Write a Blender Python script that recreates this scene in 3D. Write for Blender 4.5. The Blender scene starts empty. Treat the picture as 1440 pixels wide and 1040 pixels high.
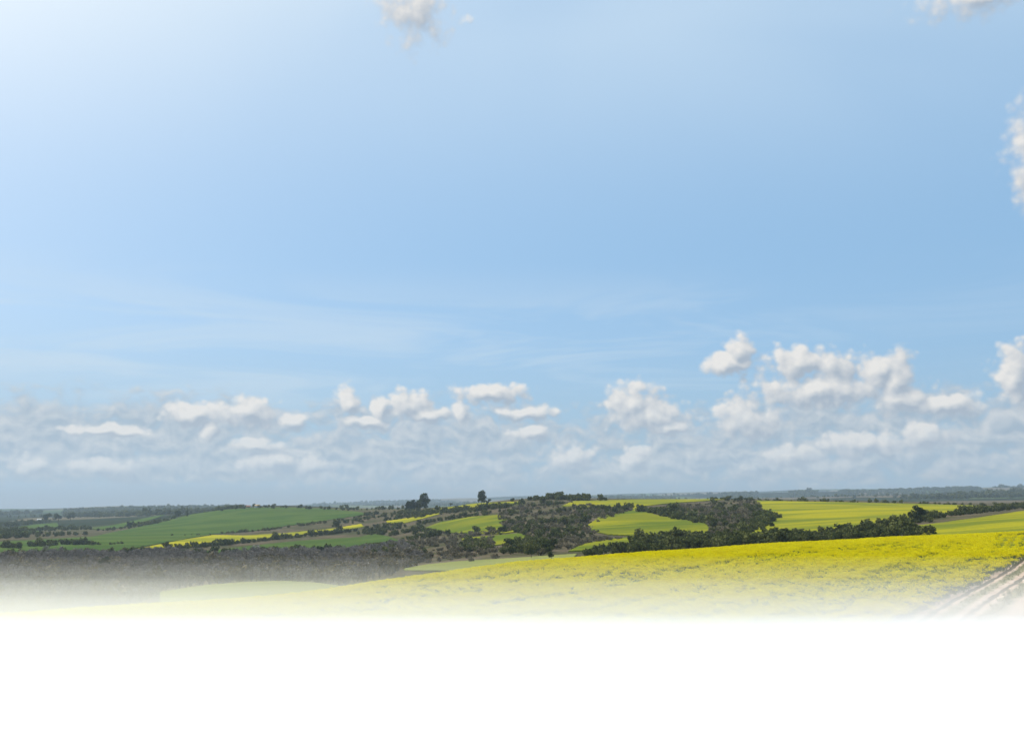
import bpy, bmesh, math, random
import numpy as np
from mathutils import Vector

R = math.radians
scene = bpy.context.scene
rng = np.random.default_rng(7)
random.seed(7)

# ------------------------------------------------------------------ camera
F, CX, CY, HOR = 1400.0, 720.0, 520.0, 719.0          # focal length, centre and horizon line of the photograph, in its pixels
PITCH = math.atan((HOR - CY) / F)
cam_d = bpy.data.cameras.new('camera')
cam = bpy.data.objects.new('camera', cam_d)
scene.collection.objects.link(cam)
cam.location = (0, 0, 0)
cam.rotation_euler = (math.pi / 2 + PITCH, 0, 0)
cam_d.sensor_width = 36.0
cam_d.lens = 36.0 * F / 1440.0
cam_d.clip_start = 0.1
cam_d.clip_end = 60000.0
scene.camera = cam

# ------------------------------------------------------------------ sun, sky, exposure
SUN_AZ, SUN_EL = -50.0, 46.0                          # degrees, left of the view direction and above the horizon
SUN_STRENGTH = 5.0
SKY_STRENGTH = 0.115
EXPOSURE = 0.0
HAZE_DENSITY = 8.2e-5

scene.view_settings.view_transform = 'Standard'
scene.view_settings.look = 'None'
scene.view_settings.exposure = EXPOSURE
scene.view_settings.gamma = 1.0
scene.view_settings.use_curve_mapping = False
cy = scene.cycles
cy.max_bounces = 24
cy.diffuse_bounces = 3
cy.glossy_bounces = 1
cy.transmission_bounces = 3
cy.transparent_max_bounces = 8
cy.volume_bounces = 20
cy.use_denoising = True
cy.sample_clamp_indirect = 6.0

sun_d = bpy.data.lights.new('sun', 'SUN')
sun_d.energy = SUN_STRENGTH
sun_d.angle = R(0.53)
sun_d.color = (1.0, 0.94, 0.84)
sun = bpy.data.objects.new('sun', sun_d)
scene.collection.objects.link(sun)
SUN_DIR = Vector((math.sin(R(SUN_AZ)) * math.cos(R(SUN_EL)), math.cos(R(SUN_AZ)) * math.cos(R(SUN_EL)), math.sin(R(SUN_EL))))
sun.rotation_euler = SUN_DIR.to_track_quat('Z', 'Y').to_euler()
sun.location = SUN_DIR * 300


def pix_dir(px, py):
    """Direction (x, y, z) of the view through a point of the photograph."""
    a, b = (np.asarray(px, float) - CX) / F, (CY - np.asarray(py, float)) / F
    c, s = math.cos(PITCH), math.sin(PITCH)
    return a, c - b * s, s + b * c


def pix_uv(px, py):
    x, y, z = pix_dir(px, py)
    return math.degrees(math.atan2(x, y)), math.degrees(math.atan2(z, math.hypot(x, y)))


class NT:
    """Small helper for writing node graphs."""
    def __init__(self, tree):
        self.t = tree

    def n(self, kind, **kw):
        nd = self.t.nodes.new(kind)
        for k, v in kw.items():
            setattr(nd, k, v)
        return nd

    def put(self, sock, val):
        if isinstance(val, bpy.types.NodeSocket):
            self.t.links.new(val, sock)
        elif val is not None:
            sock.default_value = val

    def m(self, op, a, b=None, c=None, clamp=False):
        nd = self.n('ShaderNodeMath', operation=op, use_clamp=clamp)
        self.put(nd.inputs[0], a); self.put(nd.inputs[1], b); self.put(nd.inputs[2], c)
        return nd.outputs[0]

    def v(self, op, a, b=None, c=None, scale=None):
        nd = self.n('ShaderNodeVectorMath', operation=op)
        self.put(nd.inputs[0], a); self.put(nd.inputs[1], b); self.put(nd.inputs[2], c)
        if scale is not None:
            self.put(nd.inputs['Scale'], scale)
        return nd.outputs['Value'] if op in ('LENGTH', 'DOT_PRODUCT', 'DISTANCE') else nd.outputs['Vector']

    def ramp(self, x, lo, hi, a=0.0, b=1.0, smooth=True):
        nd = self.n('ShaderNodeMapRange', interpolation_type='SMOOTHSTEP' if smooth else 'LINEAR')
        nd.clamp = True
        for i, q in enumerate((x, lo, hi, a, b)):
            self.put(nd.inputs[i], q)
        return nd.outputs[0]

    def mix(self, f, a, b):
        nd = self.n('ShaderNodeMix', data_type='RGBA')
        self.put(nd.inputs[0], f); self.put(nd.inputs[6], a); self.put(nd.inputs[7], b)
        return nd.outputs[2]

    def noise(self, vec, scale, detail=4.0, rough=0.55, dist=0.0, out='Fac', two=False):
        nd = self.n('ShaderNodeTexNoise', noise_dimensions='2D' if two else '3D')
        self.put(nd.inputs['Vector'], vec)
        self.put(nd.inputs['Scale'], scale); self.put(nd.inputs['Detail'], detail)
        self.put(nd.inputs['Roughness'], rough); self.put(nd.inputs['Distortion'], dist)
        return nd.outputs[out]

    def mapping(self, vec, loc=(0, 0, 0), rot=(0, 0, 0), sc=(1, 1, 1)):
        nd = self.n('ShaderNodeMapping')
        self.put(nd.inputs[0], vec)
        nd.inputs[1].default_value = loc; nd.inputs[2].default_value = rot; nd.inputs[3].default_value = sc
        return nd.outputs[0]


def rgb(r, g, b):
    return (r, g, b, 1.0)


def build_world():
    w = bpy.data.worlds.new('World')
    scene.world = w
    w.use_nodes = True
    t = w.node_tree
    t.nodes.clear()
    N = NT(t)
    direction = N.n('ShaderNodeTexCoord').outputs['Generated']
    sx = N.n('ShaderNodeSeparateXYZ'); N.put(sx.inputs[0], direction)
    x, y, z = sx.outputs
    u = N.m('MULTIPLY', N.m('ARCTAN2', x, y), 57.29578)
    vv = N.m('MULTIPLY', N.m('ARCSINE', z), 57.29578)
    cb = N.n('ShaderNodeCombineXYZ'); N.put(cb.inputs[0], u); N.put(cb.inputs[1], vv)
    uv = cb.outputs[0]
    # clear sky, never looked up below the horizon
    c2 = N.n('ShaderNodeCombineXYZ')
    N.put(c2.inputs[0], x); N.put(c2.inputs[1], y); N.put(c2.inputs[2], N.m('MAXIMUM', z, 0.012))
    sky = N.n('ShaderNodeTexSky', sky_type='NISHITA')
    sky.sun_disc = False
    sky.sun_elevation = R(SUN_EL)
    sky.sun_rotation = R(SUN_AZ)
    sky.altitude = 300.0
    sky.air_density = 1.0
    sky.dust_density = 2.2
    sky.ozone_density = 1.0
    N.put(sky.inputs['Vector'], c2.outputs[0])
    K = 1.0 / SKY_STRENGTH

    def col(r, g, b):
        return rgb(r * K, g * K, b * K)
    base = sky.outputs[0]
    # thin high veil that whitens the blue a little everywhere
    base = N.mix(0.62, base, col(0.29, 0.57, 0.89))
    # humid layer low over the land
    low = N.ramp(vv, 0.0, 11.0, 0.85, 0.0)
    base = N.mix(low, base, col(0.34, 0.50, 0.62))

    # patchy whitening painted into the sky colour, stronger upwards
    hz = N.noise(N.mapping(uv, loc=(4, 2, 0), sc=(0.022, 0.05, 1)), 1.0, 3.0, 0.5, 0.4, two=True)
    veil = N.m('MULTIPLY', N.ramp(vv, 13.0, 33.0, 0.0, 0.85), N.ramp(hz, 0.20, 0.62, 0.55, 1.0))
    base = N.mix(veil, base, col(0.62, 0.77, 0.91))

    # bright aureole round the sun, added into the sky colour
    near = N.m('POWER', N.m('MAXIMUM', N.v('DOT_PRODUCT', direction, tuple(SUN_DIR)), 0.0), 13.0)
    base = N.v('ADD', base, N.v('SCALE', (1.05 * K, 0.80 * K, 0.45 * K), scale=near))

    # ---- high streaks of cirrus
    cu = N.mapping(uv, loc=(0.35, 0.2, 0), rot=(0, 0, R(-3)), sc=(0.055, 0.42, 1))
    cir = N.noise(cu, 1.0, 4.0, 0.6, 0.6, two=True)
    cmask = N.m('MULTIPLY', N.ramp(vv, 4.5, 7.5), N.ramp(vv, 9.5, 14.5, 1.0, 0.0))
    cirA = N.m('MULTIPLY', N.ramp(cir, 0.40, 0.70), N.m('MULTIPLY', cmask, N.ramp(u, 6.0, 20.0, 1.0, 0.35)))
    base = N.mix(N.m('MULTIPLY', cirA, 0.42), base, col(0.66, 0.76, 0.84))

    # ---- shared warps
    wn = N.noise(uv, 0.55, 2.0, 0.5, out='Color', two=True)
    warp = N.v('SCALE', N.v('SUBTRACT', wn, (0.5, 0.5, 0.5)), scale=1.5)
    sundir = (-0.28, 0.36, 0.0)

    def puff_noise(p, knobs=0.85, rough=0.55):
        big = N.noise(p, 0.62, 6.0, rough, two=True)
        vo = N.n('ShaderNodeTexVoronoi', feature='F1', voronoi_dimensions='2D')
        vo.inputs['Scale'].default_value = 1.15
        vo.inputs['Detail'].default_value = 1.0
        vo.inputs['Roughness'].default_value = 0.55
        N.put(vo.inputs['Vector'], p)
        return N.m('ADD', N.m('MULTIPLY', N.m('SUBTRACT', big, 0.5), 1.5), N.m('MULTIPLY', N.m('SUBTRACT', 0.42, vo.outputs[0]), knobs))

    # ---- the bank of small cumulus along the horizon, right round
    def bank(p):
        q = N.mapping(N.v('ADD', p, N.v('SCALE', warp, scale=0.6)), sc=(0.72, 1.15, 1))
        return puff_noise(q, 0.42, 0.58)
    b0 = bank(uv)
    b1 = bank(N.v('ADD', uv, (-0.22, 0.34, 0)))
    cover = N.noise(N.mapping(uv, sc=(0.07, 0.30, 1)), 1.0, 3.0, 0.55, two=True)
    bmask = N.m('MULTIPLY', N.ramp(vv, 0.6, 2.4), N.ramp(vv, 4.2, 7.6, 1.0, 0.0))
    bd = N.m('ADD', b0, N.m('ADD', N.m('MULTIPLY', bmask, 0.95), N.m('MULTIPLY_ADD', cover, 1.2, -1.06)))
    bA = N.m('MULTIPLY', N.m('MULTIPLY', N.ramp(bd, -0.42, 0.34), 0.80), N.ramp(bmask, 0.0, 0.25))
    bl = N.m('MULTIPLY_ADD', N.m('SUBTRACT', b0, b1), 1.25, 0.38, clamp=True)
    bcol = N.mix(bl, col(0.375, 0.45, 0.535), col(0.69, 0.69, 0.69))
    base = N.mix(bA, base, bcol)

    # ---- the separate big heaps, each a few overlapping puffs
    cl = []

    def heap(px, py, w, h, k=1.0):
        cu_, cv_ = pix_uv(px, py)
        cl.append((cu_, cv_, w / 24.4 / 2 * 1.35, h / 24.4 / 2 * 1.35, k))
    heap(1040, 495, 34, 40); heap(1025, 512, 62, 26)
    heap(1125, 512, 88, 42); heap(1170, 516, 60, 44); heap(1150, 548, 170, 36)
    heap(1235, 522, 50, 50); heap(1258, 532, 52, 66); heap(1268, 562, 62, 34)
    heap(1330, 570, 90, 24); heap(1428, 530, 44, 76); heap(1470, 545, 60, 70)
    heap(1050, 590, 90, 46); heap(1115, 640, 70, 30); heap(1300, 612, 60, 30); heap(1210, 625, 120, 30)
    heap(890, 568, 64, 52); heap(915, 585, 90, 40); heap(940, 600, 60, 20)
    heap(805, 643, 54, 34); heap(893, 645, 38, 36)
    heap(575, 570, 60, 38); heap(600, 582, 60, 20); heap(489, 565, 34, 38); heap(535, 572, 22, 30)
    heap(350, 580, 70, 34); heap(275, 584, 70, 26); heap(410, 592, 46, 18); heap(512, 592, 60, 18)
    heap(690, 552, 90, 30); heap(735, 578, 80, 18); heap(648, 580, 24, 30); heap(750, 608, 50, 22)
    heap(145, 605, 100, 13); heap(150, 658, 80, 26); heap(40, 655, 40, 22)
    heap(380, 650, 80, 26); heap(440, 655, 60, 24); heap(295, 603, 20, 28); heap(360, 626, 70, 18)
    heap(580, 14, 92, 84, 1.0); heap(650, 26, 40, 18, 0.2); heap(1375, -4, 140, 40, 1.0)
    heap(1450, 215, 52, 110, 1.0)

    def heaps(p):
        pw = N.v('ADD', p, N.v('SCALE', warp, scale=0.42))
        s = None
        for cu_, cv_, w_, h_, k in cl:
            q = N.v('MULTIPLY_ADD', pw, (1 / w_, 1 / h_, 0), (-cu_ / w_, -cv_ / h_, 0))
            d = N.v('LENGTH', q)
            if k != 1.0:
                d = N.m('ADD', d, 0.55 * (1 - k))
            s = d if s is None else N.m('SMOOTH_MIN', s, d, 0.12)
        s = N.m('SUBTRACT', 1.0, s)
        return s, N.m('MULTIPLY_ADD', puff_noise(N.mapping(p, loc=(3.1, 7.7, 0), sc=(0.95, 1.05, 1)), 0.80, 0.60), 0.66, s)
    s0, d0 = heaps(uv)
    s1, d1 = heaps(N.v('ADD', uv, sundir))
    hA = N.m('MULTIPLY', N.ramp(d0, -0.22, N.ramp(vv, 12.0, 20.0, 0.34, 0.75)), N.ramp(vv, 12.0, 22.0, 1.0, 0.95))
    lit = N.m('MULTIPLY_ADD', N.m('ADD', N.m('SUBTRACT', d0, d1), N.m('MULTIPLY', N.m('SUBTRACT', s0, s1), 0.9)), 0.72, 0.44, clamp=True)
    hc = N.mix(lit, col(0.39, 0.455, 0.54), col(0.85, 0.825, 0.79))
    far = N.ramp(vv, 1.0, 7.0, 0.58, 1.0)
    base = N.mix(N.m('MULTIPLY', hA, far), base, hc)
    # grey distance in front of the lowest clouds
    base = N.mix(N.ramp(vv, 0.2, 2.8, 0.88, 0.0), base, col(0.275, 0.295, 0.32))
    bg = N.n('ShaderNodeBackground')
    N.put(bg.inputs[0], base)
    bg.inputs[1].default_value = SKY_STRENGTH
    out = N.n('ShaderNodeOutputWorld')
    t.links.new(bg.outputs[0], out.inputs[0])
    w.cycles.sampling_method = 'NONE'


build_world()

# ------------------------------------------------------------------ terrain: points read off the photograph, each with its distance
NEAR = [  # column, [(row, distance), ...] of the top of the flowering crop
    (-420, [(1040, 30), (950, 40), (915, 50), (893, 62)]),
    (0, [(1040, 30), (950, 41), (905, 53), (868, 80)]),
    (180, [(1040, 30), (950, 42), (900, 55), (853, 92)]),
    (360, [(1040, 30), (950, 42), (900, 55), (870, 72), (841, 108)]),
    (540, [(1040, 30), (950, 42), (900, 56), (860, 75), (816, 128)]),
    (720, [(1040, 30), (950, 42), (900, 56), (850, 78), (791, 148)]),
    (900, [(1040, 30), (950, 42), (900, 56), (850, 78), (815, 107), (776.5, 166)]),
    (1080, [(1040, 30), (950, 42), (900, 56), (850, 77), (800, 115), (764, 186)]),
    (1260, [(1040, 30), (950, 42), (900, 55), (850, 76), (800, 112), (772, 150), (754.5, 202)]),
    (1440, [(1040, 30), (950, 42), (900, 55), (850, 76), (800, 112), (768, 150), (747, 215)]),
    (1860, [(1040, 30), (950, 42), (900, 54), (850, 74), (800, 105), (765, 140), (738, 205)]),
]
FAR = [
    (-420, [(915, 140), (860, 330), (825, 430), (790, 600), (772, 850), (758, 1150), (746, 1700), (730, 3200), (720, 6000), (717, 9000)]),
    (0, [(884, 140), (850, 330), (822, 420), (792, 560), (775, 800), (760, 1050), (746, 1500), (735, 2200), (727, 3200), (720, 5200), (717.5, 9000)]),
    (180, [(866, 150), (838, 300), (815, 430), (790, 570), (775, 740), (764, 900), (750, 1250), (736, 1700), (728, 2200), (722, 4200), (716, 5600), (716, 9000)]),
    (360, [(856, 165), (825, 280), (800, 440), (786, 560), (775, 700), (760, 900), (745, 1150), (730, 1350), (713.5, 1580), (717, 2300), (718, 4000), (714, 9000)]),
    (540, [(835, 190), (806, 330), (795, 430), (780, 560), (765, 720), (750, 880), (735, 1050), (722, 1250), (716, 1500), (718, 2200), (714, 4600), (708, 9000)]),
    (720, [(808, 215), (786, 330), (770, 450), (750, 600), (735, 720), (720, 850), (703, 1060), (709, 1500), (706, 4000), (700, 9000)]),
    (900, [(792, 230), (772, 370), (757, 480), (740, 580), (725, 700), (713, 830), (702.5, 1020), (707, 1500), (702, 4000), (695, 9000)]),
    (1080, [(778, 250), (760, 350), (748, 430), (735, 560), (720, 730), (708, 900), (702, 1060), (706, 1500), (699, 4200), (690, 9000)]),
    (1260, [(766, 255), (754, 325), (745, 375), (730, 520), (718, 700), (709, 900), (705, 1060), (708, 1500), (697, 4200), (687, 9000)]),
    (1440, [(757, 255), (742, 330), (727, 430), (719.5, 500), (720, 640), (713, 900), (709.5, 1080), (706, 1700), (699, 3000), (692, 5000), (684, 9000)]),
    (1860, [(744, 250), (725, 330), (712, 430), (704, 520), (706, 700), (705, 1000), (702, 1800), (694, 3200), (688, 5000), (678, 9000)]),
]
CROP = 1.15
ctrl = []
for tab, drop in ((NEAR, CROP), (FAR, 0.0)):
    for px, rows in tab:
        for py, d in rows:
            x_, y_, z_ = pix_dir(px, py)
            ctrl.append((math.atan2(x_, y_), d, z_ / math.hypot(x_, y_) - drop / d))
ctrl = np.array(ctrl)
PK = 3.0
cP = np.stack([ctrl[:, 0] * PK, np.log(ctrl[:, 1])], 1)


def tps_k(r2):
    return 0.5 * r2 * np.log(r2 + 1e-12)


nC = len(cP)
A = np.zeros((nC + 3, nC + 3))
A[:nC, :nC] = tps_k(((cP[:, None] - cP[None]) ** 2).sum(-1)) + np.eye(nC) * 1e-4
A[:nC, nC] = 1; A[:nC, nC + 1:] = cP
A[nC, :nC] = 1; A[nC + 1:, :nC] = cP.T
W = np.linalg.solve(A, np.concatenate([ctrl[:, 2], np.zeros(3)]))
PHI_MAX = R(40)


def tan_at(phi, d):
    """Tangent of the elevation at which the ground shows from the viewpoint, at a bearing and a distance."""
    phi = np.clip(np.asarray(phi, float), -PHI_MAX, PHI_MAX).ravel()
    ld = np.log(np.clip(np.asarray(d, float), 30, 9000)).ravel()
    out = np.empty_like(phi)
    for i in range(0, len(phi), 40000):
        p = np.stack([phi[i:i + 40000] * PK, ld[i:i + 40000]], 1)
        k = tps_k(((p[:, None] - cP[None]) ** 2).sum(-1))
        out[i:i + 40000] = k @ W[:nC] + W[nC] + p @ W[nC + 1:]
    return out


def vnoise(x, y, seed=0):
    """Smooth value noise in 0..1."""
    xi, yi = np.floor(x).astype(int), np.floor(y).astype(int)
    fx, fy = x - xi, y - yi
    fx, fy = fx * fx * (3 - 2 * fx), fy * fy * (3 - 2 * fy)

    def h(a, b):
        s = np.sin(a * 127.1 + b * 311.7 + seed * 74.7) * 43758.5453
        return s - np.floor(s)
    return (h(xi, yi) * (1 - fx) + h(xi + 1, yi) * fx) * (1 - fy) + (h(xi, yi + 1) * (1 - fx) + h(xi + 1, yi + 1) * fx) * fy


def ground_polar(phi, d):
    phi = np.asarray(phi, float); d = np.asarray(d, float)
    shp = np.broadcast(phi, d).shape
    phi, d = np.broadcast_to(phi, shp).ravel(), np.broadcast_to(d, shp).ravel()
    dc = np.clip(d, 30, 9000)
    z = tan_at(phi, dc) * dc
    back = np.abs(phi) > PHI_MAX
    if back.any():
        m = 0.5 * (tan_at(np.full(back.sum(), PHI_MAX), dc[back]) + tan_at(np.full(back.sum(), -PHI_MAX), dc[back])) * dc[back]
        s = np.clip((np.abs(phi[back]) - PHI_MAX) / (math.pi - PHI_MAX), 0, 1)
        s = s * s * (3 - 2 * s)
        z[back] = z[back] * (1 - s) + m * s
    # low swells of the far country
    x, y = np.sin(phi) * d, np.cos(phi) * d
    s = np.clip((d - 2600) / 1800, 0, 1)
    z = z + s * s * (3 - 2 * s) * np.clip(d / 7000, 0.3, 1.2) * 46 * (vnoise(x / 1500 + 7, y / 1100 + 3, 31) + 0.4 * vnoise(x / 520, y / 480, 32) - 0.70)
    return z.reshape(shp)


def ground(x, y):
    return ground_polar(np.arctan2(x, y), np.hypot(x, y))


def cast(px, py, dmin=16.0, dmax=8900.0):
    """Where the view through photograph points meets the ground: bearing, distance."""
    px, py = np.atleast_1d(np.asarray(px, float)), np.atleast_1d(np.asarray(py, float))
    x, y, z = pix_dir(px, py)
    phi = np.arctan2(x, y); t = z / np.hypot(x, y)
    ds = np.exp(np.linspace(math.log(dmin), math.log(dmax), 420))
    T = tan_at(np.repeat(phi, len(ds)), np.tile(ds, len(phi))).reshape(len(phi), -1)
    out = np.empty(len(phi))
    for i in range(len(phi)):
        below = T[i] < t[i]
        if not below[0] and T[i, 0] >= t[i]:
            out[i] = dmin
            continue
        first = 0
        up = np.nonzero(~below[first:])[0]
        if len(up) and first + up[0] > 0:
            j = first + up[0]
            a, b = T[i, j - 1] - t[i], T[i, j] - t[i]
            f = np.clip(-a / (b - a + 1e-12), 0, 1)
            out[i] = ds[j - 1] * (ds[j] / ds[j - 1]) ** f
        else:
            lim = ds < 2500
            out[i] = ds[lim][np.argmax(T[i][lim])] if lim.any() else dmax
    return phi, out


def place(px, py, dmin=240.0, dmax=8900.0):
    p, d = cast(px, py, dmin, dmax)
    x, y = float(np.sin(p[0]) * d[0]), float(np.cos(p[0]) * d[0])
    return x, y, float(ground(np.array([x]), np.array([y]))[0]), float(d[0])


def inside(poly, x, y):
    poly = np.asarray(poly)
    r = np.zeros(x.shape, bool)
    j = len(poly) - 1
    for i in range(len(poly)):
        xi, yi = poly[i]; xj, yj = poly[j]
        c = ((yi > y) != (yj > y)) & (x < (xj - xi) * (y - yi) / (yj - yi + 1e-12) + xi)
        r ^= c
        j = i
    return r


# ------------------------------------------------------------------ materials
def material(name):
    m = bpy.data.materials.new(name)
    m.use_nodes = True
    m.node_tree.nodes.clear()
    return m, NT(m.node_tree)


def finish(N, color, rough=0.9, normal=None, translucent=0.0, spec=0.0):
    b = N.n('ShaderNodeBsdfPrincipled')
    N.put(b.inputs['Base Color'], color)
    N.put(b.inputs['Roughness'], rough)
    b.inputs['Specular IOR Level'].default_value = spec
    if normal is not None:
        N.put(b.inputs['Normal'], normal)
    res = b.outputs[0]
    if translucent:
        tr = N.n('ShaderNodeBsdfTranslucent')
        N.put(tr.inputs[0], color)
        mx = N.n('ShaderNodeMixShader')
        mx.inputs[0].default_value = translucent
        N.t.links.new(res, mx.inputs[1]); N.t.links.new(tr.outputs[0], mx.inputs[2])
        res = mx.outputs[0]
    o = N.n('ShaderNodeOutputMaterial')
    N.t.links.new(res, o.inputs[0])


def bump(N, h, strength, dist):
    b = N.n('ShaderNodeBump')
    b.inputs['Strength'].default_value = strength
    b.inputs['Distance'].default_value = dist
    N.put(b.inputs['Height'], h)
    return b.outputs[0]


def pos(N):
    return N.n('ShaderNodeNewGeometry').outputs['Position']


def attr(N, name):
    return N.n('ShaderNodeAttribute', attribute_name=name).outputs['Fac']


def mat_land():
    m, N = material('rough_pasture')
    p = pos(N)
    n1 = N.noise(p, 0.035, 6, 0.62)
    n2 = N.noise(p, 0.5, 4, 0.6)
    c = N.mix(N.ramp(n1, 0.36, 0.64), rgb(0.052, 0.056, 0.027), rgb(0.110, 0.088, 0.060))
    c = N.mix(N.ramp(n2, 0.48, 0.78, 0, 0.45), c, rgb(0.16, 0.128, 0.09))
    # beyond: farmland in plots of every colour
    q = N.mapping(N.v('ADD', p, N.v('SCALE', N.noise(p, 0.002, 2, 0.5, out='Color'), scale=260)), rot=(0, 0, 0.5), sc=(0.0022, 0.0013, 0.0))
    vo = N.n('ShaderNodeTexVoronoi'); N.put(vo.inputs['Vector'], q); vo.inputs['Scale'].default_value = 1.0
    sep = N.n('ShaderNodeSeparateColor'); N.put(sep.inputs[0], vo.outputs['Color'])
    cr = N.n('ShaderNodeValToRGB')
    el = cr.color_ramp.elements
    el[0].position = 0.0; el[0].color = rgb(0.014, 0.022, 0.014)
    el[1].position = 1.0; el[1].color = rgb(0.085, 0.12, 0.035)
    for ps, cc in ((0.40, rgb(0.022, 0.032, 0.018)), (0.45, rgb(0.05, 0.085, 0.03)), (0.62, rgb(0.055, 0.09, 0.032)), (0.66, rgb(0.12, 0.10, 0.07)), (0.84, rgb(0.13, 0.105, 0.07)), (0.88, rgb(0.09, 0.12, 0.035))):
        e = el.new(ps); e.color = cc
    N.put(cr.inputs[0], sep.outputs[0])
    far = N.mix(N.ramp(N.noise(p, 0.012, 5, 0.6), 0.42, 0.62, 0, 0.5), cr.outputs[0], rgb(0.045, 0.045, 0.03))
    c = N.mix(attr(N, 'farmland'), c, far)
    finish(N, c, 0.95, bump(N, n2, 0.5, 0.6))
    return m


def mat_field(name, c1, c2, streak, c3=None, ang=0.0, scale=1.0, lo=0.40, hi=0.62):
    """A crop seen from far: two colours in soft patches, streaks along the drilling direction."""
    m, N = material(name)
    p = pos(N)
    q = N.mapping(p, rot=(0, 0, ang), sc=(0.008 * scale, 0.015 * scale, 0.0))
    n1 = N.noise(q, 1.0, 5, 0.6, 0.5)
    n2 = N.noise(p, 0.9, 3, 0.6)
    c = N.mix(N.ramp(n1, lo, hi), c1, c2)
    if c3:
        s = N.noise(N.mapping(p, loc=(30, 12, 0), rot=(0, 0, ang), sc=(0.006 * scale, 0.020 * scale, 0.0)), 1.0, 6, 0.68, 0.9)
        c = N.mix(N.m('MULTIPLY', N.ramp(s, 0.50, 0.66), streak), c, c3)
    c = N.mix(N.ramp(n2, 0.35, 0.7, 0.0, 0.28), c, rgb(c1[0] * 0.55, c1[1] * 0.6, c1[2] * 0.6))
    finish(N, c, 0.9, bump(N, n2, 0.8, 0.35), translucent=0.12)
    return m


def mat_leaf(name, ca, cb, tr=0.18):
    m, N = material(name)
    oi = N.n('ShaderNodeObjectInfo').outputs['Random']
    gp = N.noise(pos(N), 0.9, 3, 0.6)
    f = N.m('MULTIPLY_ADD', oi, 0.6, N.m('MULTIPLY_ADD', gp, 1.1, -0.35), clamp=True)
    finish(N, N.mix(f, ca, cb), 0.7, translucent=tr)
    return m


def mat_bark(name, ca, cb):
    m, N = material(name)
    n = N.noise(N.mapping(pos(N), sc=(3, 3, 0.6)), 2.0, 4, 0.6)
    finish(N, N.mix(N.ramp(n, 0.35, 0.65), ca, cb), 0.95, bump(N, n, 0.6, 0.05))
    return m


def mat_plain(name, ca, cb, scale=1.0, rough=0.9, tr=0.0):
    m, N = material(name)
    n = N.noise(pos(N), scale, 4, 0.6)
    finish(N, N.mix(N.ramp(n, 0.35, 0.65), ca, cb), rough, translucent=tr)
    return m


M_land = mat_land()
M_ever = mat_leaf('evergreen_leaves', rgb(0.038, 0.054, 0.020), rgb(0.165, 0.170, 0.058))
M_scrub = mat_leaf('scrub_leaves', rgb(0.095, 0.088, 0.050), rgb(0.240, 0.200, 0.140))
M_twig = mat_leaf('bare_twigs', rgb(0.140, 0.126, 0.108), rgb(0.330, 0.295, 0.255), 0.08)
M_gum = mat_leaf('gum_leaves', rgb(0.034, 0.050, 0.024), rgb(0.090, 0.105, 0.045))
M_bark = mat_bark('bark', rgb(0.09, 0.07, 0.05), rgb(0.16, 0.13, 0.10))
M_green = mat_field('green_wheat', rgb(0.058, 0.104, 0.026), rgb(0.090, 0.134, 0.033), 0.6, rgb(0.080, 0.104, 0.030), R(12), 1.0)
M_mixed = mat_field('canola_coming_into_flower', rgb(0.150, 0.180, 0.026), rgb(0.330, 0.300, 0.020), 0.65, rgb(0.42, 0.37, 0.016), R(52), 0.9)
M_mixed2 = mat_field('canola_in_early_flower', rgb(0.110, 0.150, 0.022), rgb(0.210, 0.215, 0.020), 0.6, rgb(0.36, 0.33, 0.016), R(64), 1.0)
M_flower = mat_field('canola_in_full_flower', rgb(0.25, 0.25, 0.022), rgb(0.42, 0.37, 0.022), 0.6, rgb(0.17, 0.20, 0.024), R(40), 1.2)
M_pale = mat_field('pale_pasture', rgb(0.20, 0.22, 0.06), rgb(0.26, 0.27, 0.08), 0.4, rgb(0.22, 0.24, 0.09), R(10), 2.0)
M_under = mat_field('canola_understorey', rgb(0.17, 0.185, 0.02), rgb(0.28, 0.26, 0.02), 0.3, rgb(0.13, 0.16, 0.02), R(59), 8.0)
M_stem = mat_plain('canola_stems', rgb(0.075, 0.12, 0.03), rgb(0.12, 0.165, 0.045), 2.0, 0.7, 0.2)
M_petal = mat_leaf('canola_petals', rgb(0.70, 0.58, 0.008), rgb(0.84, 0.76, 0.016), 0.30)
M_grass = mat_leaf('verge_grass', rgb(0.15, 0.17, 0.045), rgb(0.32, 0.30, 0.12), 0.35)
M_white = mat_plain('white_render', rgb(0.72, 0.70, 0.66), rgb(0.80, 0.78, 0.74), 0.7)
M_tile = mat_plain('clay_roof_tiles', rgb(0.30, 0.16, 0.10), rgb(0.38, 0.21, 0.14), 0.9)
M_ochre = mat_plain('ochre_render', rgb(0.48, 0.34, 0.20), rgb(0.55, 0.40, 0.24), 0.7)
M_dark = mat_plain('dark_glass', rgb(0.03, 0.035, 0.04), rgb(0.05, 0.055, 0.06), 1.0, 0.2)

# ------------------------------------------------------------------ mesh helpers
COL = scene.collection


def mesh_obj(name, verts, faces, mats, midx=None, parent=None, link=True, smooth=False):
    me = bpy.data.meshes.new(name)
    me.from_pydata([tuple(v) for v in np.asarray(verts, float).tolist()], [], [tuple(f) for f in faces])
    for mm in (mats if isinstance(mats, (list, tuple)) else [mats]):
        me.materials.append(mm)
    if midx is not None:
        me.polygons.foreach_set('material_index', np.asarray(midx, np.int32))
    if smooth:
        me.polygons.foreach_set('use_smooth', np.ones(len(me.polygons), bool))
    me.update()
    o = bpy.data.objects.new(name, me)
    if link:
        COL.objects.link(o)
    if parent:
        o.parent = parent
    return o


def tag(o, label=None, cat=None, group=None, kind=None):
    if label:
        o['label'] = label
    if cat:
        o['category'] = cat
    if group:
        o['group'] = group
    if kind:
        o['kind'] = kind
    return o


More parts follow.
